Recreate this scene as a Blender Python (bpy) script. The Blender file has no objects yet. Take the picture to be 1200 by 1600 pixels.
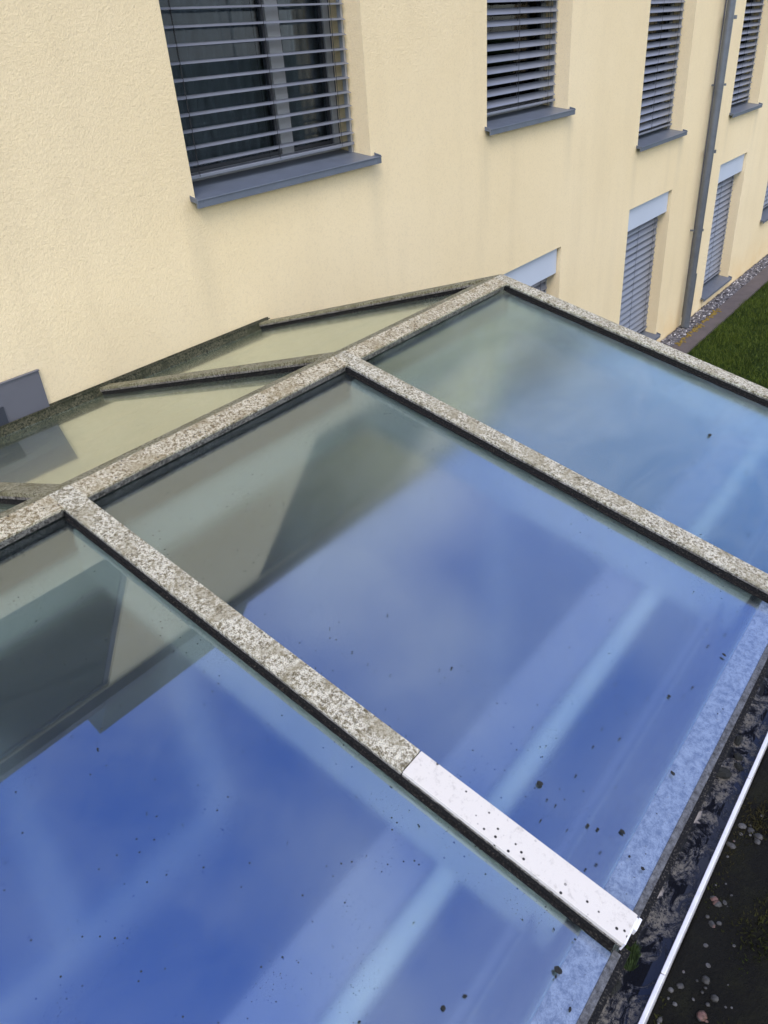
import bpy, bmesh, math, random
from mathutils import Vector, Matrix
random.seed(7)
R = math.radians
SC = bpy.context.scene
COL = SC.collection
ZO = 3.62                      # camera height above the lawn

# ------------------------------------------------------------------ camera
cd = bpy.data.cameras.new('camera'); cam = bpy.data.objects.new('camera', cd); COL.objects.link(cam)
cd.sensor_fit = 'VERTICAL'; cd.sensor_height = 32.0; cd.lens = 24.1
cd.clip_start = 0.05; cd.clip_end = 2000
CR = Matrix(((0.60841764, 0.44948524, -0.65405734), (-0.79060138, 0.27150546, -0.54884811), (-0.06911899, 0.8510275, 0.52055236)))
cam.matrix_world = Matrix.Translation((0, 0, ZO)) @ CR.to_4x4()
SC.camera = cam

# ------------------------------------------------------------------ sky and sun
SUN_EL, SUN_AZ = 50.0, 215.0    # azimuth of the sun in degrees counted from +X towards +Y
wd = bpy.data.worlds.new('World'); SC.world = wd; wd.use_nodes = True
nt = wd.node_tree; N = nt.nodes; L = nt.links
for n in list(N): N.remove(n)
out = N.new('ShaderNodeOutputWorld'); bg = N.new('ShaderNodeBackground'); L.new(bg.outputs[0], out.inputs[0])
sky = N.new('ShaderNodeTexSky'); sky.sky_type = 'NISHITA'; sky.sun_disc = False
sky.sun_elevation = R(SUN_EL); sky.sun_rotation = R(90 - SUN_AZ)
sky.air_density = 1.0; sky.dust_density = 0.6; sky.ozone_density = 4.0
tc = N.new('ShaderNodeTexCoord'); mp = N.new('ShaderNodeMapping'); mp.inputs['Scale'].default_value = (1, 1, 2.2)
mp.inputs['Location'].default_value = (0.35, 1.3, 0.2)
L.new(tc.outputs['Generated'], mp.inputs[0])
nz = N.new('ShaderNodeTexNoise'); nz.inputs['Scale'].default_value = 1.7; nz.inputs['Detail'].default_value = 5; nz.inputs['Roughness'].default_value = 0.5
L.new(mp.outputs[0], nz.inputs['Vector'])
cr = N.new('ShaderNodeValToRGB'); cr.color_ramp.elements[0].position = 0.46; cr.color_ramp.elements[1].position = 0.74
cr.color_ramp.elements[0].color = (0, 0, 0, 1); cr.color_ramp.elements[1].color = (0.55, 0.55, 0.55, 1)
L.new(nz.outputs['Fac'], cr.inputs[0])
# more cloud on the side the camera has behind it and near the horizon
sx = N.new('ShaderNodeSeparateXYZ'); L.new(tc.outputs['Generated'], sx.inputs[0])
mr = N.new('ShaderNodeMapRange'); mr.inputs['From Min'].default_value = -0.12; mr.inputs['From Max'].default_value = -0.7
mr.inputs['To Min'].default_value = 0.0; mr.inputs['To Max'].default_value = 0.9; L.new(sx.outputs['Y'], mr.inputs['Value'])
mxa = N.new('ShaderNodeMath'); mxa.operation = 'MAXIMUM'; mxa.use_clamp = True
L.new(cr.outputs[0], mxa.inputs[0]); L.new(mr.outputs[0], mxa.inputs[1])
mx = N.new('ShaderNodeMix'); mx.data_type = 'RGBA'; L.new(mxa.outputs[0], mx.inputs['Factor'])
hs = N.new('ShaderNodeHueSaturation'); hs.inputs['Saturation'].default_value = 1.25; hs.inputs['Hue'].default_value = 0.521; hs.inputs['Value'].default_value = 2.05
L.new(sky.outputs[0], hs.inputs['Color']); L.new(hs.outputs[0], mx.inputs['A']); mx.inputs['B'].default_value = (7.0, 7.2, 7.8, 1)
L.new(mx.outputs['Result'], bg.inputs[0]); bg.inputs[1].default_value = 0.15

sd = bpy.data.lights.new('sun', 'SUN'); sd.energy = 1.35; sd.angle = R(28); sd.color = (1.0, 0.90, 0.74)
sun = bpy.data.objects.new('sun', sd); COL.objects.link(sun)
sv = Vector((math.cos(R(SUN_EL)) * math.cos(R(SUN_AZ)), math.cos(R(SUN_EL)) * math.sin(R(SUN_AZ)), math.sin(R(SUN_EL))))
sun.rotation_euler = sv.to_track_quat('Z', 'Y').to_euler()

SC.view_settings.view_transform = 'Standard'; SC.view_settings.look = 'None'
SC.view_settings.exposure = 0.54; SC.view_settings.gamma = 1.0
try:
    SC.cycles.max_bounces = 12; SC.cycles.transmission_bounces = 10; SC.cycles.use_denoising = True
    SC.cycles.sample_clamp_indirect = 6
except Exception: pass

# ------------------------------------------------------------------ materials
class Mat:
    def __init__(s, name, rough=0.6, col=(.5, .5, .5), metal=0.0, spec=0.5):
        s.m = bpy.data.materials.new(name); s.m.use_nodes = True
        s.t = s.m.node_tree; s.N = s.t.nodes; s.L = s.t.links
        s.b = s.N['Principled BSDF']; s.out = s.N['Material Output']
        s.b.inputs['Base Color'].default_value = (*col, 1); s.b.inputs['Roughness'].default_value = rough
        s.b.inputs['Metallic'].default_value = metal; s.b.inputs['Specular IOR Level'].default_value = spec
        s.tc = s.N.new('ShaderNodeTexCoord')
        s.geo = s.N.new('ShaderNodeNewGeometry')
    def pos(s, scale=(1, 1, 1)):
        m = s.N.new('ShaderNodeMapping'); m.inputs['Scale'].default_value = scale
        s.L.new(s.geo.outputs['Position'], m.inputs[0]); return m.outputs[0]
    def noise(s, sc, detail=4, rough=0.5, vec=None, dist=0.0):
        n = s.N.new('ShaderNodeTexNoise'); n.inputs['Scale'].default_value = sc; n.inputs['Detail'].default_value = detail
        n.inputs['Roughness'].default_value = rough; n.inputs['Distortion'].default_value = dist
        s.L.new(vec if vec else s.pos(), n.inputs['Vector']); return n.outputs['Fac']
    def voro(s, sc, vec=None, feature='F1', rand=1.0):
        n = s.N.new('ShaderNodeTexVoronoi'); n.inputs['Scale'].default_value = sc; n.feature = feature
        n.inputs['Randomness'].default_value = rand
        s.L.new(vec if vec else s.pos(), n.inputs['Vector']); return n
    def ramp(s, fac, stops, interp='LINEAR'):
        r = s.N.new('ShaderNodeValToRGB'); e = r.color_ramp; e.interpolation = interp
        while len(e.elements) < len(stops): e.elements.new(0.5)
        for i, (p, c) in enumerate(stops):
            e.elements[i].position = p
            e.elements[i].color = (c, c, c, 1) if not hasattr(c, '__len__') else (*c, 1)
        s.L.new(fac, r.inputs[0]); return r.outputs[0]
    def mix(s, fac, a, b, mode='MIX'):
        n = s.N.new('ShaderNodeMix'); n.data_type = 'RGBA'; n.blend_type = mode
        for nm, v in (('Factor', fac), ('A', a), ('B', b)):
            if hasattr(v, 'is_linked'): s.L.new(v, n.inputs[nm])
            elif nm == 'Factor': n.inputs[nm].default_value = v
            else: n.inputs[nm].default_value = (*v, 1)
        return n.outputs['Result']
    def math(s, op, a, b=0.0, clamp=False):
        n = s.N.new('ShaderNodeMath'); n.operation = op; n.use_clamp = clamp
        for i, v in enumerate((a, b)):
            if hasattr(v, 'is_linked'): s.L.new(v, n.inputs[i])
            else: n.inputs[i].default_value = v
        return n.outputs[0]
    def col(s, c): s.L.new(c, s.b.inputs['Base Color'])
    def rgh(s, c): s.L.new(c, s.b.inputs['Roughness'])
    def bump(s, h, strength=0.5, dist=0.01, prev=None):
        n = s.N.new('ShaderNodeBump'); n.inputs['Strength'].default_value = strength; n.inputs['Distance'].default_value = dist
        s.L.new(h, n.inputs['Height'])
        if prev: s.L.new(prev, n.inputs['Normal'])
        s.L.new(n.outputs[0], s.b.inputs['Normal']); return n.outputs[0]

M = {}
# cream stucco
m = Mat('cream_stucco', 0.9, spec=0.25)
sep = m.N.new('ShaderNodeSeparateXYZ'); m.L.new(m.geo.outputs['Position'], sep.inputs[0])
big = m.noise(0.5, 5, 0.6); st = m.noise(1.0, 4, 0.6, m.pos((4, 4, 0.5)))
c = m.mix(m.ramp(big, [(0.35, 0), (0.7, 1)]), (0.83, 0.68, 0.405), (0.89, 0.745, 0.47))
c = m.mix(m.math('MULTIPLY', m.ramp(st, [(0.5, 0), (0.75, 1)]), 0.22), c, (0.66, 0.54, 0.33))
sp = m.voro(1.1)
fine = m.noise(150, 3, 0.6)
c = m.mix(m.math('MULTIPLY', m.ramp(fine, [(0.3, 1), (0.5, 0)]), 0.12), c, (0.55, 0.45, 0.28))
sep = m.N.new('ShaderNodeSeparateXYZ'); m.L.new(m.geo.outputs['Position'], sep.inputs[0])
low = m.math('MULTIPLY', m.ramp(sep.outputs['Z'], [(0.0, 1), (0.5, 0)]), m.ramp(m.noise(3, 4), [(0.35, 0), (0.6, 1)]))
c = m.mix(m.math('MULTIPLY', low, 0.45), c, (0.75, 0.50, 0.18))
g2 = m.noise(75, 4, 0.7)
c = m.mix(m.math('MULTIPLY', m.ramp(g2, [(0.34, 1), (0.50, 0)]), 0.20), c, (0.56, 0.45, 0.28))
for xc, zc in ((2.66, 3.0), (4.10, 3.0), (5.45, 3.0), (6.83, 3.0), (8.4, 2.5), (9.73, 2.5), (11.42, 2.5), (12.68, 2.5)):
    ax = m.math('ABSOLUTE', m.math('SUBTRACT', m.math('ADD', sep.outputs['X'], m.math('MULTIPLY', st, 0.10)), xc + 0.05))
    k1 = m.ramp(ax, [(0.0, 1), (0.11, 0)]); k2 = m.math('MULTIPLY', m.ramp(m.math('SUBTRACT', zc, sep.outputs['Z']), [(0.02, 0), (0.05, 1)]), m.ramp(m.math('SUBTRACT', zc, sep.outputs['Z']), [(0.05, 1), (0.75, 0)]))
    c = m.mix(m.math('MULTIPLY', m.math('MULTIPLY', k1, k2), 0.22), c, (0.42, 0.37, 0.25))
m.col(c)
b1 = m.bump(m.noise(88, 5, 0.75), 0.9, 0.006)
m.bump(m.noise(260, 2, 0.6), 0.3, 0.003, b1)
M['stucco'] = m.m

def simple(name, col, rough=0.5, metal=0.0, spec=0.5, nsc=20, amt=0.15, bump=0.0, dark=0.55):
    m = Mat(name, rough, col, metal, spec)
    n = m.noise(nsc, 5, 0.6)
    m.col(m.mix(m.math('MULTIPLY', m.ramp(n, [(0.4, 0), (0.75, 1)]), amt), col, tuple(x * dark for x in col)))
    if bump: m.bump(m.noise(nsc * 4, 3), bump, 0.004)
    M[name] = m.m; return m
simple('grey_blue_slat', (0.18, 0.195, 0.225), 0.42, 0.0, 0.6, 6, 0.3)
simple('sill_grey', (0.115, 0.135, 0.165), 0.42, 0.0, 0.6, 9, 0.5, 0.1, 0.6)
simple('frame_grey', (0.36, 0.37, 0.38), 0.45, nsc=8)
simple('frame_dark', (0.035, 0.04, 0.05), 0.45)
simple('black_cord', (0.02, 0.022, 0.025), 0.7)
simple('lintel_pale', (0.50, 0.56, 0.64), 0.5, nsc=5, amt=0.15, dark=0.8)
simple('rail_alu', (0.40, 0.41, 0.42), 0.4, 0.3)
simple('curtain_cloth', (0.28, 0.27, 0.29), 0.9, nsc=14, amt=0.3)
simple('room_dark', (0.03, 0.03, 0.03), 0.9)
simple('box_metal', (0.12, 0.122, 0.135), 0.38, 0.0, 0.5, 4, 0.25)
simple('zinc_pipe', (0.14, 0.155, 0.17), 0.38, 0.35, 0.5, 12, 0.5)
simple('steel_white', (0.86, 0.88, 0.86), 0.5, nsc=4, amt=0.15, dark=0.8)
simple('dark_grey', (0.07, 0.08, 0.075), 0.8)
simple('window_matte_dark', (0.035, 0.045, 0.035), 0.9, 0, 0.15)
simple('brace_paint', (0.30, 0.32, 0.36), 0.6)
simple('dormer_metal', (0.10, 0.115, 0.085), 0.7)
simple('steel_lilac', (0.36, 0.34, 0.42), 0.5)
simple('steel_grey', (0.16, 0.16, 0.17), 0.6)
simple('floor_inside', (0.05, 0.06, 0.055), 0.7, nsc=3, amt=0.5)
simple('render_inside', (0.30, 0.31, 0.27), 0.8, nsc=2, amt=0.2)
simple('roof_dark', (0.06, 0.06, 0.06), 0.7)
simple('white_edge', (0.80, 0.79, 0.78), 0.35, 0.1, nsc=60, amt=0.35, dark=0.55)
simple('trough_metal', (0.27, 0.25, 0.23), 0.5, 0.2, nsc=30, amt=0.7)
simple('flake', (0.018, 0.02, 0.017), 0.85, nsc=300, amt=0.5, bump=0.8)
simple('kerb', (0.10, 0.082, 0.075), 0.9, nsc=5, amt=0.5, bump=0.5, dark=0.45)

# lichen covered aluminium caps
def lichen(name, pale, mid, brown, cover=1.0, dots=0.5):
    m = Mat(name, 0.85, spec=0.3)
    n1 = m.noise(115, 5, 0.8); n2 = m.noise(22, 5, 0.65); n3 = m.noise(420, 2, 0.6)
    v = m.voro(230)
    c = m.mix(m.ramp(n1, [(0.44, 0), (0.53, 1)]), mid, pale)
    c = m.mix(m.ramp(m.math('MULTIPLY', m.ramp(n1, [(0.36, 1), (0.47, 0)]), m.ramp(n2, [(0.38, 0.25), (0.62, 1)])), [(0, 0), (1, 1)]), c, brown)
    c = m.mix(m.math('MULTIPLY', m.ramp(n3, [(0.38, 1), (0.50, 0)]), 0.6), c, tuple(x * 0.45 for x in brown))
    c = m.mix(m.math('MULTIPLY', m.ramp(m.noise(14, 6, 0.7), [(0.48, 0), (0.60, 1)]), 0.6), c, mid)
    c = m.mix(m.math('MULTIPLY', m.ramp(m.noise(31, 6, 0.8), [(0.55, 0), (0.64, 1)]), 0.8), c, brown)
    if cover < 1.0:     # mostly clean painted metal with a few specks
        msk = m.math('MULTIPLY', m.ramp(m.noise(55, 6, 0.75), [(0.54, 0), (0.72, 1)]), cover)
        c = m.mix(msk, (0.63, 0.595, 0.51), c)
    dn = m.voro(60); dm = m.noise(9, 3)
    dot = m.math('MULTIPLY', m.ramp(dn.outputs['Distance'], [(0.13, 1), (0.20, 0)]), m.ramp(dm, [(0.44, 0), (0.50, dots)]), True)
    c = m.mix(dot, c, (0.02, 0.018, 0.016))
    m.col(c)
    h = m.math('ADD', m.math('MULTIPLY', n1, 0.9), n3)
    m.bump(h, 0.9 if cover >= 1 else 0.15, 0.004)
    M[name] = m.m
lichen('lichen_cap', (0.76, 0.72, 0.55), (0.30, 0.26, 0.155), (0.09, 0.07, 0.03))
lichen('lichen_ridge', (0.72, 0.66, 0.47), (0.30, 0.24, 0.125), (0.13, 0.09, 0.04), 1.0, 0.9)
lichen('clean_cap', (0.5, 0.47, 0.42), (0.3, 0.27, 0.2), (0.12, 0.09, 0.05), 0.6, 1.0)
lichen('mossy_dark', (0.13, 0.12, 0.07), (0.03, 0.034, 0.014), (0.012, 0.018, 0.008), 1.0, 0.9)
lichen('lichen_side', (0.34, 0.32, 0.27), (0.10, 0.09, 0.07), (0.02, 0.018, 0.014), 1.0, 0.6)
lichen('lichen_brown', (0.40, 0.38, 0.25), (0.17, 0.155, 0.075), (0.06, 0.05, 0.02), 1.0, 0.6)
# black rubber gasket with grit
m = Mat('gasket', 0.9, spec=0.2)
m.col(m.mix(m.ramp(m.noise(260, 3, 0.7), [(0.55, 0), (0.70, 1)]), (0.008, 0.008, 0.008), (0.10, 0.09, 0.07)))
m.bump(m.noise(200, 3), 0.8, 0.004); M['gasket'] = m.m

# patterned glass of the canopy: a film of condensation makes it blur more towards the far panes
def canopy_glass(name, tint, diff_, blur_pts, film_col, through=0.24, fior=3.1, gtint=(0.74, 0.87, 1.0)):
    m = Mat(name)
    t, NN, LL = m.t, m.N, m.L
    sep = NN.new('ShaderNodeSeparateXYZ'); LL.new(m.geo.outputs['Position'], sep.inputs[0])
    mr = NN.new('ShaderNodeMapRange'); mr.inputs['From Min'].default_value = 0.0; mr.inputs['From Max'].default_value = 3.2
    LL.new(sep.outputs['X'], mr.inputs['Value'])
    blur = m.ramp(mr.outputs[0], [(p / 3.2, v) for p, v in blur_pts])
    blur = m.math('MULTIPLY', blur, m.ramp(m.noise(3.2, 4, 0.6), [(0.3, 0.7), (0.7, 1.25)]))
    b = m.b
    b.inputs['Base Color'].default_value = (*tint, 1); b.inputs['Transmission Weight'].default_value = 1.0
    b.inputs['IOR'].default_value = 1.45; b.inputs['Roughness'].default_value = through
    gl = NN.new('ShaderNodeBsdfGlossy'); tn = m.mix(m.ramp(mr.outputs[0], [(0.585, 0), (0.60, 1 if name == 'front_glass' else 0)]), gtint, (gtint[0] * 0.84, gtint[1] * 0.96, gtint[2] * 0.76)); LL.new(tn, gl.inputs['Color']); LL.new(blur, gl.inputs['Roughness'])
    fr = NN.new('ShaderNodeFresnel'); fr.inputs['IOR'].default_value = fior
    ff = m.math('MULTIPLY', fr.outputs[0], m.math('SUBTRACT', 1.0, m.geo.outputs['Backfacing']))
    ms = NN.new('ShaderNodeMixShader'); LL.new(ff, ms.inputs[0]); LL.new(b.outputs[0], ms.inputs[1]); LL.new(gl.outputs[0], ms.inputs[2])
    # dirt film
    kf = 1.0 if name == 'front_glass' else 0.3
    diff = m.ramp(mr.outputs[0], [(0.0, diff_), (0.58, diff_), (0.64, diff_ * 4.0 * kf), (1.0, diff_ * 3.2 * kf)])
    df = NN.new('ShaderNodeBsdfDiffuse'); df.inputs['Color'].default_value = (*film_col, 1)
    smear = m.noise(2.4, 6, 0.65, m.pos((1, 2.2, 1)), 0.8); grain = m.noise(330, 3, 0.7)
    fac = m.math('ADD', m.math('MULTIPLY', m.ramp(smear, [(0.35, 0), (0.75, 1)]), diff), m.math('MULTIPLY', m.ramp(grain, [(0.55, 0), (0.75, 1)]), diff), True)
    ms2 = NN.new('ShaderNodeMixShader'); LL.new(fac, ms2.inputs[0]); LL.new(ms.outputs[0], ms2.inputs[1]); LL.new(df.outputs[0], ms2.inputs[2])
    # dried specks and scratches
    sp = m.voro(42); cl = m.noise(5, 3)
    dots = m.math('MULTIPLY', m.ramp(sp.outputs['Distance'], [(0.055, 1), (0.085, 0)]), m.ramp(cl, [(0.42, 0), (0.47, 1)]))
    sp2 = m.voro(130); cl2 = m.noise(11, 4)
    dots2 = m.math('MULTIPLY', m.ramp(sp2.outputs['Distance'], [(0.07, 1), (0.13, 0)]), m.ramp(cl2, [(0.54, 0), (0.60, 1)]))
    # patches of scratch-like algae
    sc1 = m.noise(60, 4, 0.7, m.pos((1.0, 4.0, 1.0)), 1.5); cl3 = m.noise(3.3, 2)
    scr = m.math('MULTIPLY', m.ramp(sc1, [(0.64, 0), (0.70, 1)]), m.ramp(cl3, [(0.56, 0), (0.66, 1)]))
    dots = m.math('ADD', m.math('ADD', dots, dots2), m.math('MULTIPLY', scr, 0.6), True)
    dd = NN.new('ShaderNodeBsdfDiffuse'); dd.inputs['Color'].default_value = (0.035, 0.04, 0.03, 1)
    ms3 = NN.new('ShaderNodeMixShader'); LL.new(dots, ms3.inputs[0]); LL.new(ms2.outputs[0], ms3.inputs[1]); LL.new(dd.outputs[0], ms3.inputs[2])
    LL.new(ms3.outputs[0], m.out.inputs['Surface'])
    M[name] = m.m
canopy_glass('front_glass', (0.70, 0.83, 0.79), 0.04, [(0, 0.015), (0.78, 0.02), (0.85, 0.03), (1.8, 0.11), (2.0, 0.18), (3.0, 0.22)], (0.42, 0.47, 0.45))
canopy_glass('back_glass', (0.74, 0.88, 0.82), 0.10, [(0, 0.03), (1.2, 0.05), (3.2, 0.12)], (0.36, 0.42, 0.30), 0.25, 1.95, (0.92, 1.0, 0.92))

m = Mat('eave_frit', 0.12, (0.30, 0.40, 0.52), 0, 0.8)
n1 = m.noise(60, 8, 0.85, None, 0.3); n2 = m.noise(11, 4)
c = m.mix(m.ramp(n1, [(0.40, 0), (0.60, 1)]), (0.07, 0.105, 0.17), (0.20, 0.26, 0.34))
c = m.mix(m.ramp(m.noise(120, 4, 0.8), [(0.60, 0), (0.72, 0.8)]), c, (0.05, 0.06, 0.06))
m.col(c); m.rgh(m.ramp(n2, [(0.3, 0.10), (0.7, 0.35)])); m.b.inputs['Coat Weight'].default_value = 1; m.b.inputs['Coat Roughness'].default_value = 0.05
M['eave_frit'] = m.m
m = Mat('eave_grime', 0.6, spec=0.5)
m.col(m.mix(m.ramp(m.noise(90, 5, 0.75), [(0.35, 0), (0.7, 1)]), (0.02, 0.019, 0.016), (0.15, 0.155, 0.155))); m.bump(m.noise(160, 3), 0.6, 0.004)
M['eave_grime'] = m.m

m = Mat('window_glass', 0.02, (0.02, 0.02, 0.02))
gl = m.N.new('ShaderNodeBsdfGlossy'); gl.inputs['Roughness'].default_value = 0.01
tr = m.N.new('ShaderNodeBsdfTransparent'); tr.inputs['Color'].default_value = (0.72, 0.78, 0.80, 1)
fr = m.N.new('ShaderNodeFresnel'); fr.inputs['IOR'].default_value = 1.25
ms = m.N.new('ShaderNodeMixShader'); m.L.new(fr.outputs[0], ms.inputs[0]); m.L.new(tr.outputs[0], ms.inputs[1]); m.L.new(gl.outputs[0], ms.inputs[2])
m.L.new(ms.outputs[0], m.out.inputs['Surface']); M['window_glass'] = m.m

# gutter water: dark still water, algae skin, dry silt
m = Mat('gutter_water', 0.03, (0.01, 0.012, 0.015), 0, 0.5)
n = m.noise(13, 7, 0.72, m.pos((1, 1.6, 1)), 1.4); n2 = m.noise(5, 5, 0.6); n3 = m.noise(120, 5, 0.8)
alg = m.math('MULTIPLY', m.ramp(n, [(0.46, 0), (0.56, 1)]), m.ramp(n3, [(0.40, 0), (0.56, 1)]))
silt = m.ramp(n2, [(0.62, 0), (0.64, 1)])
c = m.mix(m.math('MULTIPLY', alg, 0.85), (0.008, 0.009, 0.013), m.mix(n3, (0.07, 0.065, 0.045), (0.26, 0.24, 0.20)))
c = m.mix(silt, c, m.mix(n3, (0.22, 0.20, 0.18), (0.36, 0.33, 0.30)))
m.col(c); m.rgh(m.math('ADD', m.math('MULTIPLY', m.math('MAXIMUM', alg, silt), 0.6), 0.03))
m.bump(m.math('ADD', alg, silt), 0.3, 0.003)
M['gutter_water'] = m.m

m = Mat('roof_soil', 0.95, spec=0.2)
n = m.noise(9, 6, 0.7); n2 = m.noise(70, 5, 0.75)
c = m.mix(m.ramp(n, [(0.45, 0), (0.7, 1)]), (0.007, 0.0065, 0.004), (0.016, 0.016, 0.006))
c = m.mix(m.ramp(n2, [(0.5, 0), (0.8, 0.6)]), c, (0.014, 0.012, 0.007))
m.col(c); m.bump(m.math('ADD', n2, n), 1.0, 0.02); M['roof_soil'] = m.m
m = Mat('moss', 0.95, spec=0.1)
oi = m.N.new('ShaderNodeObjectInfo')
n2 = m.noise(40, 5, 0.75); n = m.noise(6, 4)
c = m.mix(m.ramp(n2, [(0.3, 0), (0.7, 1)]), (0.008, 0.010, 0.003), (0.035, 0.045, 0.008)); c = m.mix(m.ramp(n, [(0.4, 0), (0.6, 1)]), c, (0.03, 0.026, 0.010))
m.col(c); M['moss'] = m.m
m = Mat('pebble', 0.6, spec=0.3)
v = m.voro(38); 
c = m.mix(m.ramp(m.noise(30, 2), [(0.35, 0), (0.65, 1)]), (0.025, 0.024, 0.020), (0.10, 0.096, 0.088)); c = m.mix(m.ramp(m.noise(23, 1), [(0.66, 0), (0.70, 1)]), c, (0.15, 0.08, 0.06))
c = m.mix(m.ramp(m.noise(160, 4, 0.8), [(0.48, 0), (0.62, 0.75)]), c, (0.025, 0.022, 0.012))
m.col(c); m.bump(m.noise(220, 3), 0.3, 0.002); M['pebble'] = m.m
m = Mat('bed_gravel', 0.8, spec=0.3)
c = m.mix(m.ramp(m.noise(16, 2), [(0.35, 0), (0.65, 1)]), (0.045, 0.042, 0.045), (0.15, 0.145, 0.15)); c = m.mix(m.ramp(m.noise(34, 1), [(0.62, 0), (0.68, 1)]), c, (0.62, 0.60, 0.58))
m.col(c); m.bump(m.noise(80, 3), 0.5, 0.01); M['bed_gravel'] = m.m
m = Mat('lawn', 0.95, spec=0.1)
c = m.mix(m.ramp(m.noise(3.5, 5, 0.65), [(0.35, 0), (0.7, 1)]), (0.012, 0.026, 0.003), (0.035, 0.058, 0.006)); m.col(c); m.bump(m.noise(60, 4, 0.8), 1.0, 0.03); M['lawn'] = m.m
m = Mat('grass_blade', 0.7, spec=0.2)
c = m.mix(m.ramp(m.noise(2.2, 4, 0.6), [(0.35, 0), (0.7, 1)]), (0.022, 0.052, 0.003), (0.085, 0.130, 0.012)); c = m.mix(m.ramp(m.noise(45, 2), [(0.35, 0), (0.75, 1)]), c, (0.10, 0.12, 0.02)); m.col(c); M['grass_blade'] = m.m
simple('moss_green', (0.03, 0.06, 0.008), 0.95, nsc=120, amt=0.6)
simple('yellow_moss', (0.22, 0.15, 0.02), 0.95, nsc=30, amt=0.6, bump=0.8)

# ------------------------------------------------------------------ mesh helpers
class MB:
    def __init__(s): s.v = []; s.f = []; s.mi = []
    def add(s, vs, fs, mi=0):
        k = len(s.v); s.v += [tuple(p) for p in vs]; s.f += [tuple(i + k for i in f) for f in fs]; s.mi += [mi] * len(fs)
    def box(s, x0, x1, y0, y1, z0, z1, mi=0):
        s.add([(x0,y0,z0),(x1,y0,z0),(x1,y1,z0),(x0,y1,z0),(x0,y0,z1),(x1,y0,z1),(x1,y1,z1),(x0,y1,z1)],
              [(0,3,2,1),(4,5,6,7),(0,1,5,4),(1,2,6,5),(2,3,7,6),(3,0,4,7)], mi)
    def hexa(s, p, mi=0):
        s.add(p, [(0,3,2,1),(4,5,6,7),(0,1,5,4),(1,2,6,5),(2,3,7,6),(3,0,4,7)], mi)
    def prism_x(s, prof, x0, x1, mi=0):      # profile in (y,z) extruded along x
        n = len(prof)
        s.add([(x0, y, z) for y, z in prof] + [(x1, y, z) for y, z in prof],
              [(i, (i+1) % n, n + (i+1) % n, n + i) for i in range(n)] + [tuple(reversed(range(n))), tuple(range(n, 2*n))], mi)
    def tube(s, a, b, r, n=16, mi=0, cap=True):
        a = Vector(a); b = Vector(b); d = (b - a).normalized(); u = d.orthogonal().normalized(); w = d.cross(u)
        vs = [p + r * (math.cos(2*math.pi*i/n) * u + math.sin(2*math.pi*i/n) * w) for p in (a, b) for i in range(n)]
        fs = [(i, (i+1) % n, n + (i+1) % n, n + i) for i in range(n)]
        if cap: fs += [tuple(reversed(range(n))), tuple(range(n, 2*n))]
        s.add(vs, fs, mi)
    def build(s, name, mats, parent=None, smooth=False, loc=None, bevel=0.0):
        me = bpy.data.meshes.new(name); me.from_pydata(s.v, [], s.f)
        if not isinstance(mats, (list, tuple)): mats = [mats]
        for k in mats: me.materials.append(M[k])
        if len(mats) > 1: me.polygons.foreach_set('material_index', s.mi)
        bm = bmesh.new(); bm.from_mesh(me); bmesh.ops.recalc_face_normals(bm, faces=bm.faces); bm.to_mesh(me); bm.free()
        if smooth: me.polygons.foreach_set('use_smooth', [True] * len(me.polygons))
        me.update()
        o = bpy.data.objects.new(name, me); COL.objects.link(o)
        if parent: o.parent = parent
        if loc: o.location = loc
        if bevel:
            bv = o.modifiers.new('bevel', 'BEVEL'); bv.width = bevel; bv.segments = 2; bv.limit_method = 'ANGLE'
        return o

def tag(o, label=None, cat=None, group=None, kind=None):
    if label: o['label'] = label
    if cat: o['category'] = cat
    if group: o['group'] = group
    if kind: o['kind'] = kind
    return o
def empty(name, loc=(0, 0, 0)):
    o = bpy.data.objects.new(name, None); COL.objects.link(o); o.location = loc; return o

# ------------------------------------------------------------------ ground
YW = 3.30                                    # outer face of the facade
def z(v): return v + ZO
g = MB(); g.add([(-400, -400, -0.02), (400, -400, -0.02), (400, 400, -0.02), (-400, 400, -0.02)], [(0, 1, 2, 3)])
tag(g.build('lawn', 'lawn'), 'dark green lawn beyond the glass roof', 'lawn', kind='structure')
g = MB(); g.box(3.3, 40, 2.86, 3.09, -0.12, 0.012)
k = g.build('concrete_kerb', 'kerb'); tag(k, 'flat brown concrete edging strip between lawn and gravel', 'kerb', kind='structure')
g = MB(); g.box(3.3, 40, 3.09, YW - 0.002, -0.10, -0.004)
tag(g.build('gravel_bed', 'bed_gravel'), 'narrow gravel bed along the foot of the cream wall', 'gravel bed', kind='structure')

def stone(mb, x, y, zz, r, seg=5, flat=0.6):
    ph = random.random() * 6.28; sx = random.uniform(0.75, 1.35); vs = []; cs, sn = math.cos(ph), math.sin(ph)
    for ring, (h, q) in enumerate(((-0.5, 0.75), (0.05, 1.0), (0.75, 0.62))):
        for i in range(seg):
            a = 6.283 * i / seg + ring * 0.3; rr = r * q * random.uniform(0.88, 1.12)
            px, py = rr * sx * math.cos(a), rr * math.sin(a)
            vs.append((x + px * cs - py * sn, y + px * sn + py * cs, zz + h * r * flat))
    vs.append((x, y, zz + r * flat))
    fs = []
    for k in range(2):
        for i in range(seg): j = (i + 1) % seg; fs.append((k*seg+i, k*seg+j, (k+1)*seg+j, (k+1)*seg+i))
    for i in range(seg): fs.append((2*seg+i, 2*seg+(i+1) % seg, 3*seg))
    mb.add(vs, fs)
g = MB()
for i in range(5200):
    x = 9.0 + 9.0 * random.random() ** 1.2; y = random.uniform(3.10, 3.28); stone(g, x, y, 0.006, random.uniform(0.010, 0.026))
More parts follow.
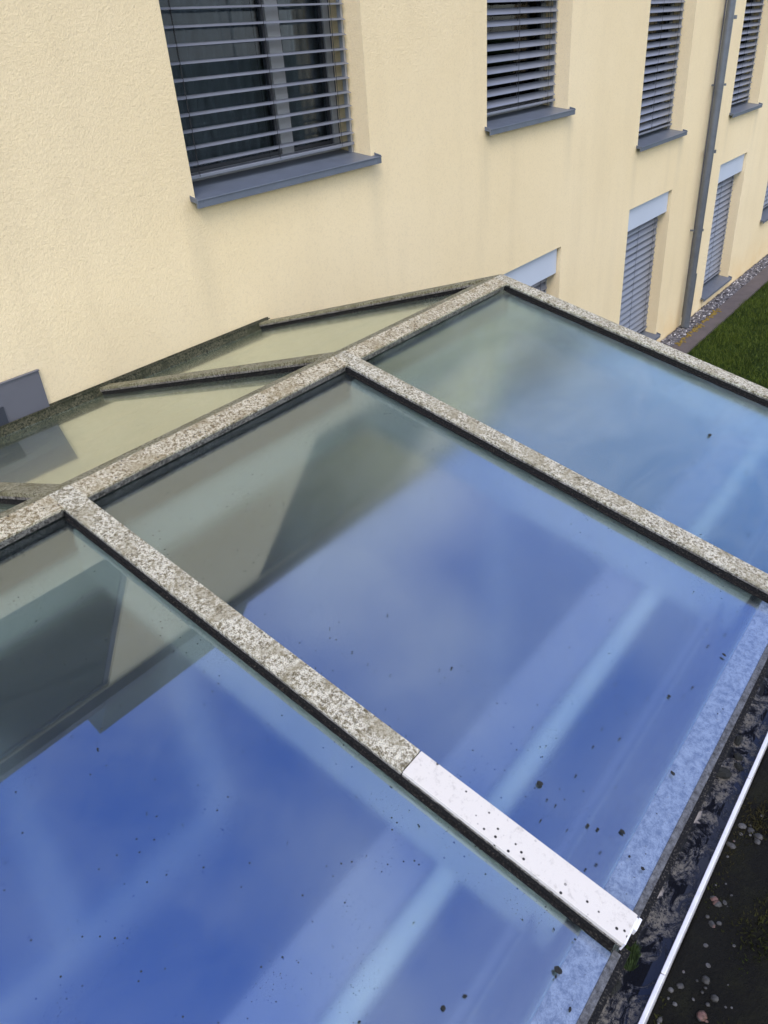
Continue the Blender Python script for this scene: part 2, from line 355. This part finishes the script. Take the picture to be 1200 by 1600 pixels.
tag(g.build('gravel_stones', 'bed_gravel', smooth=True), 'loose grey and white stones lying in the bed at the wall foot', 'gravel', kind='stuff')
g = MB()
for i in range(160):
    t = random.random(); stone(g, 9.75 + 1.7 * t, random.gauss(3.055, 0.022), 0.014, random.uniform(0.008, 0.022), 6, 0.35)
tag(g.build('yellow_moss', 'yellow_moss', smooth=True), 'orange yellow moss creeping over the concrete edging', 'moss', kind='stuff')
g = MB()
for i in range(42000):
    x = 9.0 + 7.5 * random.random(); y = 2.885 - 2.2 * random.random() ** 1.1
    if x > 13.5 and y < 1.9: continue
    h = random.uniform(0.02, 0.05) * (1.0 + 0.7 * max(0, math.sin(x * 5.1 + math.sin(y * 7)) * math.sin(y * 6.3 + x))); a = random.random() * 6.283; w = random.uniform(0.002, 0.004)
    lx, ly = random.gauss(0, 0.018), random.gauss(0, 0.018); dx, dy = w * math.cos(a), w * math.sin(a)
    g.add([(x-dx, y-dy, -0.02), (x+dx, y+dy, -0.02), (x+lx, y+ly, -0.02+h)], [(0, 1, 2)])
tag(g.build('grass', 'grass_blade'), 'short mown grass blades of the lawn', 'grass', kind='stuff')

# ------------------------------------------------------------------ the building
bld = tag(empty('building', (5.0, YW, 0)), 'cream stuccoed building with grey slatted blinds behind the glass roof', 'building')
PB = lambda o: (setattr(o, 'location', (-5.0, -YW, 0)), o)[1]     # mesh data is in world metres
def part(mb, name, mats, parent=None, **kw):
    o = mb.build(name, mats, parent or bld, **kw)
    if parent is None: o.location = (-5.0, -YW, 0)
    return o
ops = []   # openings: x0, x1, z0, z1, kind
U1, U2, LO = z(-0.615), z(-1.115), z(-3.46)
specs = [
    (2.662, 4.085, U1, z(0.95), 'upper', 0.08), (5.470, 6.790, U1, z(0.95), 'upper', 0.56), (8.430, 9.700, U2, z(0.95), 'upper', 0.62), (11.44, 12.66, U2, z(0.95), 'upper', 0.55),
    (14.1, 15.3, U2, z(0.95), 'upper', 0.55), (-0.2, 1.2, U1, z(0.95), 'upper', 0.4),
    (5.470, 6.797, LO, z(-1.742), 'lower', 0.80), (8.375, 9.625, LO, z(-1.712), 'lower', 0.80), (11.36, 12.55, LO, z(-1.700), 'lower', 0.80), (13.95, 15.2, z(-2.90), z(-1.70), 'lower', 0.80),
]
for x0 in (-7.2, -3.85, -0.35, 4.95, 10.2, 14.8, 19.0): specs.append((x0, x0 + 3.1, z(2.7), z(5.40), 'top', 0.0))
XL, XR, ZT, YB = -14.0, 40.0, z(5.45), YW + 9.0
DEP = 0.30
w = MB()
xs = sorted(set([XL, XR] + [a for s in specs for a in s[:2]])); zs = sorted(set([-0.3, ZT] + [a for s in specs for a in s[2:4]]))
for i in range(len(xs) - 1):
    for j in range(len(zs) - 1):
        cx, cz = (xs[i] + xs[i+1]) / 2, (zs[j] + zs[j+1]) / 2
        if any(s[0] < cx < s[1] and s[2] < cz < s[3] for s in specs): continue
        w.add([(xs[i], YW, zs[j]), (xs[i+1], YW, zs[j]), (xs[i+1], YW, zs[j+1]), (xs[i], YW, zs[j+1])], [(0, 1, 2, 3)])
for x0, x1, z0, z1, kd, tl in specs:
    y1 = YW + DEP
    w.add([(x0,YW,z0),(x1,YW,z0),(x1,YW,z1),(x0,YW,z1),(x0,y1,z0),(x1,y1,z0),(x1,y1,z1),(x0,y1,z1)], [(0,4,5,1),(1,5,6,2),(2,6,7,3),(3,7,4,0)])
w.add([(XL,YW,-0.3),(XR,YW,-0.3),(XR,YB,-0.3),(XL,YB,-0.3),(XL,YW,ZT),(XR,YW,ZT),(XR,YB,ZT),(XL,YB,ZT)], [(1,2,6,5),(2,3,7,6),(3,0,4,7)])
me = bpy.data.meshes.new('wall'); me.from_pydata(w.v, [], w.f); me.materials.append(M['stucco'])
bmw = bmesh.new(); bmw.from_mesh(me); bmesh.ops.remove_doubles(bmw, verts=bmw.verts, dist=1e-4); bmesh.ops.recalc_face_normals(bmw, faces=bmw.faces); bmw.to_mesh(me); bmw.free()
wo = bpy.data.objects.new('wall', me); COL.objects.link(wo); wo.parent = bld; wo.location = (-5.0, -YW, 0)
r = MB(); r.box(XL - 0.2, XR + 0.2, YW - 0.10, YB + 0.2, ZT, ZT + 0.16); part(r, 'roof', 'roof_dark')
r = MB(); r.box(2.70, 4.85, YW - 0.05, YW + 2.5, ZT + 0.16, ZT + 1.1); part(r, 'roof_dormer', 'dormer_metal')
r = MB(); r.box(XL + .1, XR - .1, YW + 3.2, YW + 3.3, -0.2, ZT - 0.05); part(r, 'room_backing', 'room_dark')  # black backing sheet stands in for the dark of the rooms

def slat_mesh(mb, x0, x1, yc, zc, tilt, wdt=0.080):
    prof = []
    n = 5; cs, sn = math.cos(tilt), math.sin(tilt)
    top = []; bot = []
    for i in range(n + 1):
        u = -wdt/2 + wdt * i / n; h = 0.005 * (1 - (2 * u / wdt) ** 2)
        if i in (0, n): h -= 0.003
        top.append((u, h)); bot.append((u, h - 0.0016))
    pr = top + bot[::-1]
    # outer (towards -y) edge lower when tilt > 0
    mb.prism_x([(yc + u * cs - h * sn, zc + u * sn + h * cs) for u, h in pr], x0, x1)

def window(spec, idx):
    x0, x1, z0, z1, kd, tilt = spec
    yf = YW + (0.235 if kd != 'top' else 0.03)
    f = MB(); fw = 0.06
    sill_top = z0 + (0.02 if kd != 'top' else 0.0)
    if kd == 'top':
        for a in (x0, x1 - fw, (x0 + x1) / 2 - 0.03): f.box(a, a + fw, yf, yf + 0.06, z0, z1)
        f.box(x0, x1, yf - 0.003, yf + 0.063, z0, z0 + fw); f.box(x0, x1, yf - 0.003, yf + 0.063, z1 - fw, z1)
        wn = part(f, 'window', 'frame_dark')
        for a, b in ((x0 + fw, (x0 + x1) / 2 - 0.032), ((x0 + x1) / 2 + 0.032, x1 - fw)):
            p = MB(); p.box(a, b, yf + 0.02, yf + 0.05, z0 + fw, z1 - fw); p.build('dark_window_sheet', 'window_matte_dark', wn)  # matte dark sheets replace the glass so the reflected windows stay dark
        return
    f.box(x0, x0 + fw, yf, yf + 0.06, z0, z1); f.box(x1 - fw, x1, yf, yf + 0.06, z0, z1)
    f.box(x0 + fw, x1 - fw, yf, yf + 0.06, z0, z0 + 0.085); f.box(x0 + fw, x1 - fw, yf, yf + 0.06, z1 - fw, z1)
    wide = (x1 - x0) > 1.4
    if wide:
        xm = 3.60; f.box(xm - 0.05, xm + 0.05, yf - 0.004, yf + 0.06, z0 + 0.085, z1 - fw)
    wn = part(f, 'window', 'frame_grey')
    p = MB(); p.box(x0 + .05, x1 - .05, yf + 0.03, yf + 0.036, z0 + .06, z1 - .05); p.build('pane', 'window_glass', wn)
    # dark glazing beads
    p = MB()
    cuts = [x0 + fw, x1 - fw] if not wide else [x0 + fw, xm - 0.05, xm + 0.05, x1 - fw]
    for a, b in zip(cuts[::2], cuts[1::2]):
        for q in ((a, a + 0.022), (b - 0.022, b)): p.box(q[0], q[1], yf + 0.012, yf + 0.028, z0 + 0.085, z1 - fw)
        p.box(a + .022, b - .022, yf + 0.012, yf + 0.028, z0 + 0.085, z0 + 0.105)
    p.build('glazing_bead', 'frame_dark', wn)
    # curtain, pleated
    c = MB(); nseg = int((x1 - x0) / 0.0125); ph = random.random() * 6
    pts = []
    for i in range(nseg + 1):
        u = x0 + (x1 - x0) * i / nseg; pts.append((u, yf + 0.12 + 0.022 * math.sin(u * 62 + ph + 1.6 * math.sin(u * 7)) + 0.008 * math.sin(u * 141)))
    c.add([(u, v, z0 - 0.2) for u, v in pts] + [(u, v, z1 + 0.1) for u, v in pts] , [(i, i+1, nseg + 2 + i, nseg + 1 + i) for i in range(nseg)])
    c.build('curtain', 'curtain_cloth', wn, smooth=True)
    # blind
    yb = YW + 0.145; bl = MB(); pitch = 0.0745
    xa, xb = x0 + 0.012, x1 - 0.016
    top = z1 - 0.02 - (0.24 if kd == 'lower' else 0.0)
    bot = z0 + (0.085 if kd == 'upper' else 0.10)
    zc = bot + pitch * 0.8; n = 0
    while zc < top - 0.02:
        slat_mesh(bl, xa + random.uniform(-.002, .002), xb + random.uniform(-.002, .002), yb, zc + random.uniform(-.0015, .0015), tilt + random.uniform(-0.03, 0.03)); zc += pitch
    bl.build('blind', 'grey_blue_slat', wn)
    br = MB(); br.box(xa, xb, yb - 0.035, yb + 0.035, bot - 0.012, bot + 0.006); br.build('bottom_rail', 'grey_blue_slat', wn, bevel=0.003)
    # ladder cords
    for q in ((0.12, 0.5, 0.88) if (x1 - x0) < 1.35 else (0.10, 0.52, 0.90)):
        cd = MB(); xc = x0 + (x1 - x0) * q; cs, sn = math.cos(tilt) * 0.042, math.sin(tilt) * 0.042
        cd.tube((xc, yb - cs, bot - sn), (xc, yb - cs, top), 0.0016, 6); cd.tube((xc, yb + cs, bot), (xc, yb + cs, top), 0.0016, 6)
        cd.box(xc + 0.028, xc + 0.034, yb - 0.001, yb + 0.001, bot, top)
        zc = bot + pitch * 0.8
        while zc < top - 0.02:    # rungs
            cd.tube((xc, yb - cs, zc - sn - 0.004), (xc, yb + cs, zc + sn - 0.004), 0.0013, 4); zc += pitch
        cd.build('ladder_cord', 'black_cord', wn)
    for a in (x0 + 0.003, x1 - 0.021):
        gr = MB(); gr.box(a, a + 0.018, yb - 0.012, yb + 0.016, z0 + 0.02, z1 - 0.01); gr.build('guide_rail', 'rail_alu', wn)
    # sill: sloping sheet with down-turned nose and side upstands
    s = MB(); ex = 0.035
    ys, ye = YW - 0.055, YW + 0.232
    zf, zb = z0 + 0.000, z0 + 0.045
    nose = 0.036
    if kd == 'lower': nose = 0.035
    s.prism_x([(ys, zf), (ye, zb), (ye, zb - 0.012), (ys + 0.012, zf - 0.012), (ys + 0.012, zf - nose), (ys, zf - nose)], x0 + 0.004, x1 - 0.004)
    # part in front of the wall runs past the jambs
    for a, b in ((x0 - ex, x0 + 0.004), (x1 - 0.004, x1 + ex)):
        zq = zf + (zb - zf) * 0.053 / (ye - ys)
        s.prism_x([(ys, zf), (YW - 0.002, zq), (YW - 0.002, zq - 0.012), (ys + 0.012, zf - 0.012), (ys + 0.012, zf - nose), (ys, zf - nose)], a, b)
        xe = a if a < x0 else b - 0.004
        s.prism_x([(ys, zf), (YW - 0.002, zq), (YW - 0.002, zq + 0.016), (ys, zf + 0.010)], xe, xe + 0.004)
    s.prism_x([(ys - 0.004, zf + 0.004), (ys, zf + 0.005), (ys, zf - 0.002), (ys - 0.004, zf - 0.002)], x0 - ex, x1 + ex)
    s.build('sill', 'sill_grey', wn, bevel=0.0015)
    if kd == 'lower':
        l = MB(); l.box(x0 + 0.003, x1 - 0.012, YW + 0.035, YW + 0.06, z1 - 0.245, z1 - 0.012); l.build('lintel_panel', 'lintel_pale', wn, bevel=0.002)
for i, s in enumerate(specs): window(s, i)

# grey sheet metal cover on the wall, left
bx = MB(); bx.box(-0.40, 1.600, YW - 0.014, YW - 0.002, z(-2.05), z(-1.150)); bx.box(-0.402, 1.603, YW - 0.020, YW - 0.002, z(-1.150), z(-1.145))
part(bx, 'metal_cover', 'box_metal', bevel=0.002)
bx = MB(); bx.box(-0.38, 1.395, YW - 0.019, YW - 0.0145, z(-2.04), z(-1.245)); part(bx, 'dark_infill', 'frame_dark')

# downpipe
dp = MB(); pt, pm = Vector((10.64, YW - 0.10, z(5.2))), Vector((10.46, YW - 0.10, z(-3.56)))
top = Vector((10.66, YW - 0.10, z(0.5)))
d = (top - pm)
dp.tube(pm, Vector((10.66, YW - 0.10, ZT - 0.02)), 0.047, 20)
for f_ in (0.02, 0.158, 0.52, 0.86): q = pm + d * f_; dp.tube(q, q + d.normalized() * 0.035, 0.054, 20)
q = pm + d * 0.158; dp.tube(pm - Vector((0, 0, 0.03)), q, 0.055, 20)
pp = part(dp, 'downpipe', 'zinc_pipe', smooth=False)
for f_ in (0.30, 0.70):
    bk = MB(); q = pm + d * f_; bk.tube(q - d.normalized() * .012, q + d.normalized() * .012, 0.0505, 20); bk.box(q.x - .055, q.x - .047, q.y - .005, YW, q.z - .01, q.z + .01)
    bk.tube((q.x - 0.052, q.y, q.z), (q.x - 0.052, YW, q.z), 0.006, 8); bk.build('pipe_bracket', 'zinc_pipe', pp)
cbl = MB(); cbl.tube((10.585, YW - 0.012, z(-3.5)), (10.70, YW - 0.012, z(5.2)), 0.009, 8); part(cbl, 'cable', 'steel_grey')

# ------------------------------------------------------------------ glass canopy
YR, ZR, A15 = 1.7275, z(-0.906), R(15.2)
c15, s15 = math.cos(A15), math.sin(A15)
def F(x, s, h): return Vector((x, YR - s * c15 - h * s15, ZR - s * s15 + h * c15))
def B(x, s, h): return Vector((x, YR + s * c15 + h * s15, ZR - s * s15 + h * c15))
def slab(mb, P, x0, x1, s0, s1, h0, h1, mi=0):
    mb.hexa([P(x0,s0,h0), P(x1,s0,h0), P(x1,s1,h0), P(x0,s1,h0), P(x0,s0,h1), P(x1,s0,h1), P(x1,s1,h1), P(x0,s1,h1)], mi)
can = tag(empty('glass_canopy', (1.0, YR, 0)), 'low gabled glass roof with lichen crusted metal caps in front of the wall', 'glass roof')
def cpart(mb, name, mats, **kw):
    o = mb.build(name, mats, can, **kw); o.location = (-1.0, -YR, 0); return o
RX = [-1.388, -0.295, 0.798, 1.890, 2.960]
SE, SB = 1.575, 1.615            # eave and wall ends along the slopes
GT = -0.038                     # glass top
for i, x in enumerate(RX):
    hw = 0.031
    segs = [(0.0, SE)]
    if i == 2: segs = [(0.0, 1.115), (1.117, SE + 0.012)]
    for k, (a, b) in enumerate(segs):
        mb = MB(); slab(mb, F, x - hw, x + hw, a, b, -0.010, 0.0, 0)
        slab(mb, F, x - hw, x - hw + 0.003, a, b, -0.016, -0.0101, 1); slab(mb, F, x + hw - 0.003, x + hw, a, b, -0.016, -0.0101, 1)
        nm = 'rafter_cap'
        o = cpart(mb, nm, ['clean_cap' if k == 1 else 'lichen_cap', 'lichen_side'], bevel=0.0012)
        if k == 1: o['label'] = 'clean white end piece of the lichen crusted cap'
        elif i == 2: o['label'] = 'lichen crusted upper length of the rafter cap with the white end piece'
    if i == 2:
        mb = MB(); slab(mb, F, x - hw + 0.004, x + hw - 0.002, SE + 0.012, SE + 0.016, -0.030, -0.004); slab(mb, F, x + 0.008, x + hw + 0.002, SE + 0.016, SE + 0.022, -0.024, -0.006)
        cpart(mb, 'end_plate', 'white_edge', bevel=0.001)
    mb = MB(); slab(mb, F, x - hw + 0.002, x + hw - 0.002, 0.02, SE, GT, -0.0165); slab(mb, F, x - hw - 0.006, x + hw + 0.004, 0.07, SE + 0.004, GT + 0.0013, GT + 0.005); cpart(mb, 'gasket', 'gasket')
    mb = MB(); slab(mb, B, x - hw, x + hw, 0.0, SB, -0.012, 0.0, 0); slab(mb, B, x - hw, x - hw + 0.003, 0, SB, -0.020, -0.0121, 1); slab(mb, B, x + hw - 0.003, x + hw, 0, SB, -0.020, -0.0121, 1)
    cpart(mb, 'rafter_cap', ['lichen_brown', 'lichen_side'], bevel=0.0012)
    mb = MB(); slab(mb, B, x - hw + 0.004, x + hw - 0.004, 0.02, SB, GT, -0.0205); cpart(mb, 'gasket', 'gasket')
    mb = MB(); slab(mb, F, x - 0.032, x + 0.032, 0.09, SE - 0.08, -0.20, -0.062); cpart(mb, 'rafter_beam', 'steel_white')
    mb = MB(); slab(mb, B, x - 0.032, x + 0.032, 0.09, SB, -0.20, -0.062); cpart(mb, 'rafter_beam', 'steel_white')
# ridge caps, one length per bay
for i in range(len(RX) - 1):
    a, b = RX[i] + 0.030, RX[i + 1] - 0.030
    mb = MB()
    slab(mb, F, a, b, 0.0, 0.064, -0.008, -0.001, 0); slab(mb, F, a, b, 0.061, 0.064, -0.012, -0.0081, 1); slab(mb, F, a, b, 0.03, 0.056, -0.034, -0.0085, 1)
    slab(mb, B, a, b, 0.0, 0.055, -0.008, -0.001, 2); slab(mb, B, a, b, 0.052, 0.055, -0.034, -0.0081, 1)
    cpart(mb, 'ridge_cap', ['lichen_ridge', 'lichen_side', 'lichen_brown'])
# glass panes
FR = []
for i in range(len(RX) - 1):
    a, b = RX[i] + 0.012, RX[i + 1] - 0.012
    tw = [0.0, 0.0, 0.0018, 0.003][i]
    mb = MB(); slab(mb, F, a, b, 0.03, SE + 0.014, GT - 0.012, GT); g_ = cpart(mb, 'glass_pane', 'front_glass')
    mb = MB(); slab(mb, B, a, b, 0.03, SB - 0.01, GT - 0.012, GT); cpart(mb, 'glass_pane', 'back_glass')
    # enamelled edge over the eave beam, grime line and black edge
    mb = MB(); slab(mb, F, RX[i] + 0.036, RX[i+1] - 0.038, SE - 0.052, SE + 0.006, GT + 0.0004, GT + 0.0012); cpart(mb, 'enamel_band', 'eave_frit')
    mb = MB(); slab(mb, F, RX[i] + 0.030, RX[i+1] - 0.030, SE + 0.0065, SE + 0.020, GT + 0.0004, GT + 0.003); cpart(mb, 'grime_line', 'eave_grime')
    mb = MB(); slab(mb, F, RX[i] + 0.012, RX[i+1] - 0.012, SE + 0.0142, SE + 0.032, GT - 0.03, GT - 0.001); cpart(mb, 'edge_seal', 'gasket')
# structure below the glass
X0, X1 = RX[0] - 0.03, RX[-1] + 0.03
mb = MB(); mb.box(X0, X1, YR - 0.045, YR + 0.045, ZR - 0.30, ZR - 0.16); cpart(mb, 'ridge_beam', 'steel_white')
mb = MB(); mb.box(X0, X1, YR - 0.060, YR + 0.060, ZR - 0.155, ZR - 0.085); cpart(mb, 'ridge_shadow_bar', 'black_cord')  # near-black bar stands in for the shadow line under the ridge
mb = MB(); slab(mb, F, X0, X1, 1.245, 1.300, -0.26, -0.20); cpart(mb, 'purlin', 'steel_white', bevel=0.02)
mb = MB(); slab(mb, F, X0, X1, 1.12, 1.238, -0.26, -0.22); cpart(mb, 'purlin_shaded_side', 'steel_lilac')  # lilac slab paints the shaded side of the white purlin
mb = MB(); slab(mb, F, X0, X1, 1.42, 1.435, -0.22, -0.20); cpart(mb, 'cable_duct', 'steel_lilac')
mb = MB(); slab(mb, F, X0, X1, SE - 0.055, SE + 0.006, -0.16, GT - 0.014); cpart(mb, 'eave_beam', 'steel_white')
def bar(mb, a, b, hw):
    a = Vector(a); b = Vector(b); u = (b - a).normalized(); n = u.cross(Vector((0, 0, 1))).normalized() * hw; k = Vector((0, 0, hw))
    mb.hexa([a-n-k, a+n-k, b+n-k, b-n-k, a-n+k, a+n+k, b+n+k, b-n+k])
for a, b in (((0.50, 2.05, z(-1.75)), (0.28, 1.25, z(-1.70))), ((-0.10, 1.22, z(-1.70)), (0.70, 1.22, z(-1.70))), ((0.70, 1.22, z(-1.70)), (1.05, 1.85, z(-1.70)))):
    mb = MB(); bar(mb, a, b, 0.045); cpart(mb, 'brace', 'brace_paint', bevel=0.02)
# wall flashing: upstand and sloping apron crusted with moss
fz = B(0, SB, 0).z; fy = YW
mb = MB(); mb.box(X0, 3.02, YW - 0.012, YW - 0.002, fz - 0.05, fz + 0.012); slab(mb, B, X0, 3.02, SB - 0.014, SB - 0.001, 0.001, 0.006)
cpart(mb, 'wall_flashing', 'mossy_dark')
mb = MB(); slab(mb, B, X0, 3.005, SB - 0.010, SB, GT, 0.0); cpart(mb, 'flashing_edge', 'mossy_dark')
mb = MB(); mb.box(-6, 2.95, YW - 0.022, YW - 0.003, 0.012, fz - 0.10); cpart(mb, 'back_dark_sheet', 'dark_grey')  # added dark sheet, dims the wall seen through the glass
# end gable glazing and posts
xe = RX[-1]
for yy in (0.30, YR, YW - 0.06):
    top_ = ZR - abs(yy - YR) * math.tan(A15) - 0.21; mb = MB(); mb.box(xe - 0.03, xe + 0.03, yy - 0.03, yy + 0.03, 0.0, top_); cpart(mb, 'post', 'steel_white')
mb = MB(); mb.add([(xe, 0.33, 0.05), (xe, YR - .03, 0.05), (xe, YR - .03, ZR - 0.22), (xe, 0.33, ZR - 0.22 - (YR - 0.33) * math.tan(A15))], [(0, 1, 2, 3)])
mb.add([(xe, YR + .03, 0.05), (xe, YW - .09, 0.05), (xe, YW - .09, ZR - 0.22 - (YW - .09 - YR) * math.tan(A15)), (xe, YR + .03, ZR - 0.22)], [(0, 1, 2, 3)])
cpart(mb, 'end_glazing', 'window_glass')
# the passage below
mb = MB(); mb.box(-6, 3.0, 0.20, YW - 0.002, -0.01, 0.012)
tag(mb.build('passage_floor', 'floor_inside'), 'dark paved floor below the glass roof', 'floor', kind='structure')

# ------------------------------------------------------------------ gutter and flat roof with moss and pebbles
ZG = z(-1.5)
gt = tag(empty('gutter', (1.0, 0.2, ZG)), 'water filled sheet metal gutter with a white outer lip below the glass edge', 'gutter')
def gp(mb, name, mat, **kw):
    o = mb.build(name, mat, gt, **kw); o.location = (-1.0, -0.2, -ZG); return o
mb = MB(); mb.box(-1.6, 3.05, 0.150, 0.36, ZG - 0.10, ZG - 0.09); mb.box(-1.6, 3.05, 0.36, 0.366, ZG - 0.10, ZG + 0.10)
mb.box(-1.6, 3.05, 0.224, 0.2275, ZG - 0.05, ZG + 0.055)
gp(mb, 'trough', 'trough_metal')
mb = MB(); mb.box(-1.6, 3.05, 0.150, 0.2238, ZG - 0.06, ZG - 0.030); mb.box(-1.6, 3.05, 0.2277, 0.3598, ZG - 0.06, ZG - 0.031)
gp(mb, 'water', 'gutter_water')
xj = [-1.6, 0.86, 1.395, 2.2, 3.05]
for a, b in zip(xj, xj[1:]):
    mb = MB(); mb.box(a + 0.0012, b - 0.0012, 0.1385, 0.1470, ZG - 0.09, ZG); gp(mb, 'white_lip', 'white_edge', bevel=0.0015)
# below the passage side: the wall that carries the flat roof
mb = MB(); mb.box(-6, 3.05, -8.0, 0.19, -0.3, ZG - 0.105)
fb = tag(mb.build('roof_block', 'dark_grey'), 'low block carrying the mossy flat roof beside the gutter', 'building')
mb = MB(); nx, ny = 90, 50
vs = []; 
for j in range(ny + 1):
    for i in range(nx + 1):
        x = -6 + 9.05 * i / nx; y = 0.138 - 4.0 * (j / ny) ** 1.6
        vs.append((x, y, ZG - 0.028 + (0.006 * math.sin(x * 21 + y * 13) + 0.005 * math.sin(x * 47 - y * 31) if j else -0.01)))
mb.add(vs, [(j*(nx+1)+i, j*(nx+1)+i+1, (j+1)*(nx+1)+i+1, (j+1)*(nx+1)+i) for j in range(ny) for i in range(nx)])
tag(mb.build('flat_roof', 'roof_soil', smooth=True), 'dark soil of the flat roof outside the gutter', 'flat roof', kind='structure')
mb = MB()
for i in range(5000):
    x = random.uniform(0.4, 2.3); y = 0.125 - 1.0 * random.random() ** 1.3
    if math.sin(x * 9) + math.sin(y * 17 + x * 5) < random.uniform(-1.6, 1.2): continue
    stone(mb, x, y, ZG - 0.033 + random.uniform(-.005, .006), random.choice((0.0025, 0.003, 0.0035, 0.004, 0.005, 0.006, 0.009)), 8, 0.5)
tag(mb.build('roof_pebbles', 'pebble', smooth=True), 'rounded pebbles scattered over the mossy flat roof', 'pebbles', kind='stuff')
mb = MB()
for i in range(60000):
    x = random.uniform(0.4, 2.3); y = 0.130 - 0.9 * random.random() ** 1.3
    if math.sin(x * 11 + 1) + math.sin(y * 23 - x * 4) < random.uniform(-1.5, 1.0): continue
    hh = random.uniform(0.003, 0.009); w_ = random.uniform(0.0012, 0.003); a = random.random() * 6.283
    dx, dy = w_ * math.cos(a), w_ * math.sin(a); lx, ly = random.gauss(0, .003), random.gauss(0, .003)
    z0_ = ZG - 0.032
    mb.add([(x-dx, y-dy, z0_), (x+dx, y+dy, z0_), (x+lx+dx*.6, y+ly+dy*.6, z0_+hh*.7), (x+lx*1.6, y+ly*1.6, z0_+hh)], [(0, 1, 2), (0, 2, 3)])
tag(mb.build('roof_moss', 'moss'), 'dark green moss growing between the pebbles', 'moss', kind='stuff')

# ------------------------------------------------------------------ loose flakes
def flake_mesh(r, seed):
    rnd = random.Random(seed); n = 11; mb = MB(); ph = rnd.random() * 6.28; el = rnd.uniform(0.45, 0.9)
    rim = []
    for i in range(n):
        a = 6.283 * i / n; q = r * rnd.uniform(0.75, 1.1); px, py = q * math.cos(a), q * el * math.sin(a)
        rim.append((px * math.cos(ph) - py * math.sin(ph), px * math.sin(ph) + py * math.cos(ph)))
    lo = [(x * .9, y * .9, 0.0) for x, y in rim]; mid = [(x, y, r * 0.16 * rnd.uniform(.6, 1.7)) for x, y in rim]; hi = [(x * .5, y * .5, r * 0.36 * rnd.uniform(.7, 1.4)) for x, y in rim]
    mb.add(lo + mid + hi + [(0, 0, r * 0.4)], [(k*n+i, k*n+(i+1) % n, (k+1)*n+(i+1) % n, (k+1)*n+i) for k in range(2) for i in range(n)] + [(2*n+i, 2*n+(i+1) % n, 3*n) for i in range(n)])
    return mb
FL = [(0.955,0.453,12.5),(0.942,0.342,6.9),(0.949,0.324,5.5),(0.977,0.286,9.8),(1.576,0.282,10.4),(1.169,0.258,9.0),(0.672,0.268,12.7),(0.539,0.365,7.3),(0.502,0.382,7.3),(1.069,0.736,5.9),(0.936,0.408,4.1),(2.542,0.644,14.5),(0.888,0.415,4.1),(0.935,0.426,4.1),(1.024,0.407,4.3),(1.062,0.527,4.3),(1.58,0.322,5.2),(1.425,0.306,4.9),(1.321,0.372,3.2),(1.359,0.338,8.0),(1.171,0.376,4.5),(1.112,0.41,4.4),(0.906,0.368,4.1),(0.861,0.308,4.0),(0.934,0.227,6.9),(0.735,0.268,3.9),(0.731,0.611,2.6),(0.718,0.579,3.9),(0.727,0.304,5.1),(0.633,0.227,7.5),(0.66,0.266,5.1),(0.413,1.2,2.8),(0.514,1.159,2.8),(1.046,0.753,2.9),(0.99,1.315,3.3),(1.39,0.236,3.2),(1.302,0.443,3.1),(0.646,0.758,2.6),(0.659,0.901,2.7),(0.533,0.735,2.5),(0.404,0.952,2.6),(0.432,0.891,2.6)]
for i in range(170):
    x = random.uniform(0.35, 2.6); y = 0.23 + 1.3 * random.random() ** 2.0
    if any(abs(x - q) < 0.045 for q in RX): continue
    FL.append((x, y, random.choice((1.2, 1.5, 1.8, 2.2, 2.6, 3.4, 4.6))))
for i, (x, y, r_) in enumerate(FL):
    s_ = (YR - y) / c15
    o = flake_mesh(r_ * 0.00062, i).build('debris_flake', 'flake')
    pp_ = F(x, s_, GT + 0.0006); o.location = (x, y, pp_.z if s_ < SE - .08 else pp_.z + 0.0035); o.rotation_euler = (A15, 0, 0)
    tag(o, 'small dark flake of dried moss lying loose on the sloping front glass', 'debris', 'dark flakes lying on the glass roof')
# dark clumps lying in the gutter
for i, (x, y, r_) in enumerate([(1.40, 0.20, .022), (1.44, 0.175, .013), (1.52, 0.20, .018), (0.86, 0.215, .022), (0.80, 0.21, .018), (1.47, 0.185, .012)]):
    o = flake_mesh(r_, 500 + i).build('moss_clump', 'flake'); o.location = (x, y, ZG - 0.031); o.scale = (1, 1, 1.6)
    tag(o, 'black clump of rotten moss lying in the gutter water', 'debris', 'black clumps lying in the gutter')
mb = MB()
for i in range(900):
    a = random.random() * 6.283; q = 0.011 * math.sqrt(random.random()); x, y = q * math.cos(a) * 1.4, q * math.sin(a); hh = 0.028 * (1 - (q / 0.02) ** 2) * random.uniform(.5, 1.2) + .004
    lx, ly = random.gauss(0, .004), random.gauss(0, .004)
    mb.add([(x-.0012, y, 0), (x+.0012, y, 0), (x+lx, y+ly, hh), (x+lx-.001, y+ly+.001, hh*.8)], [(0, 1, 2), (0, 2, 3)])
o = mb.build('moss_tuft', 'moss_green'); o.location = (0.832, 0.196, ZG + 0.02); o.scale = (1, 1, 1.8)
tag(o, 'green moss tuft growing under the white end of the rafter cap', 'moss')
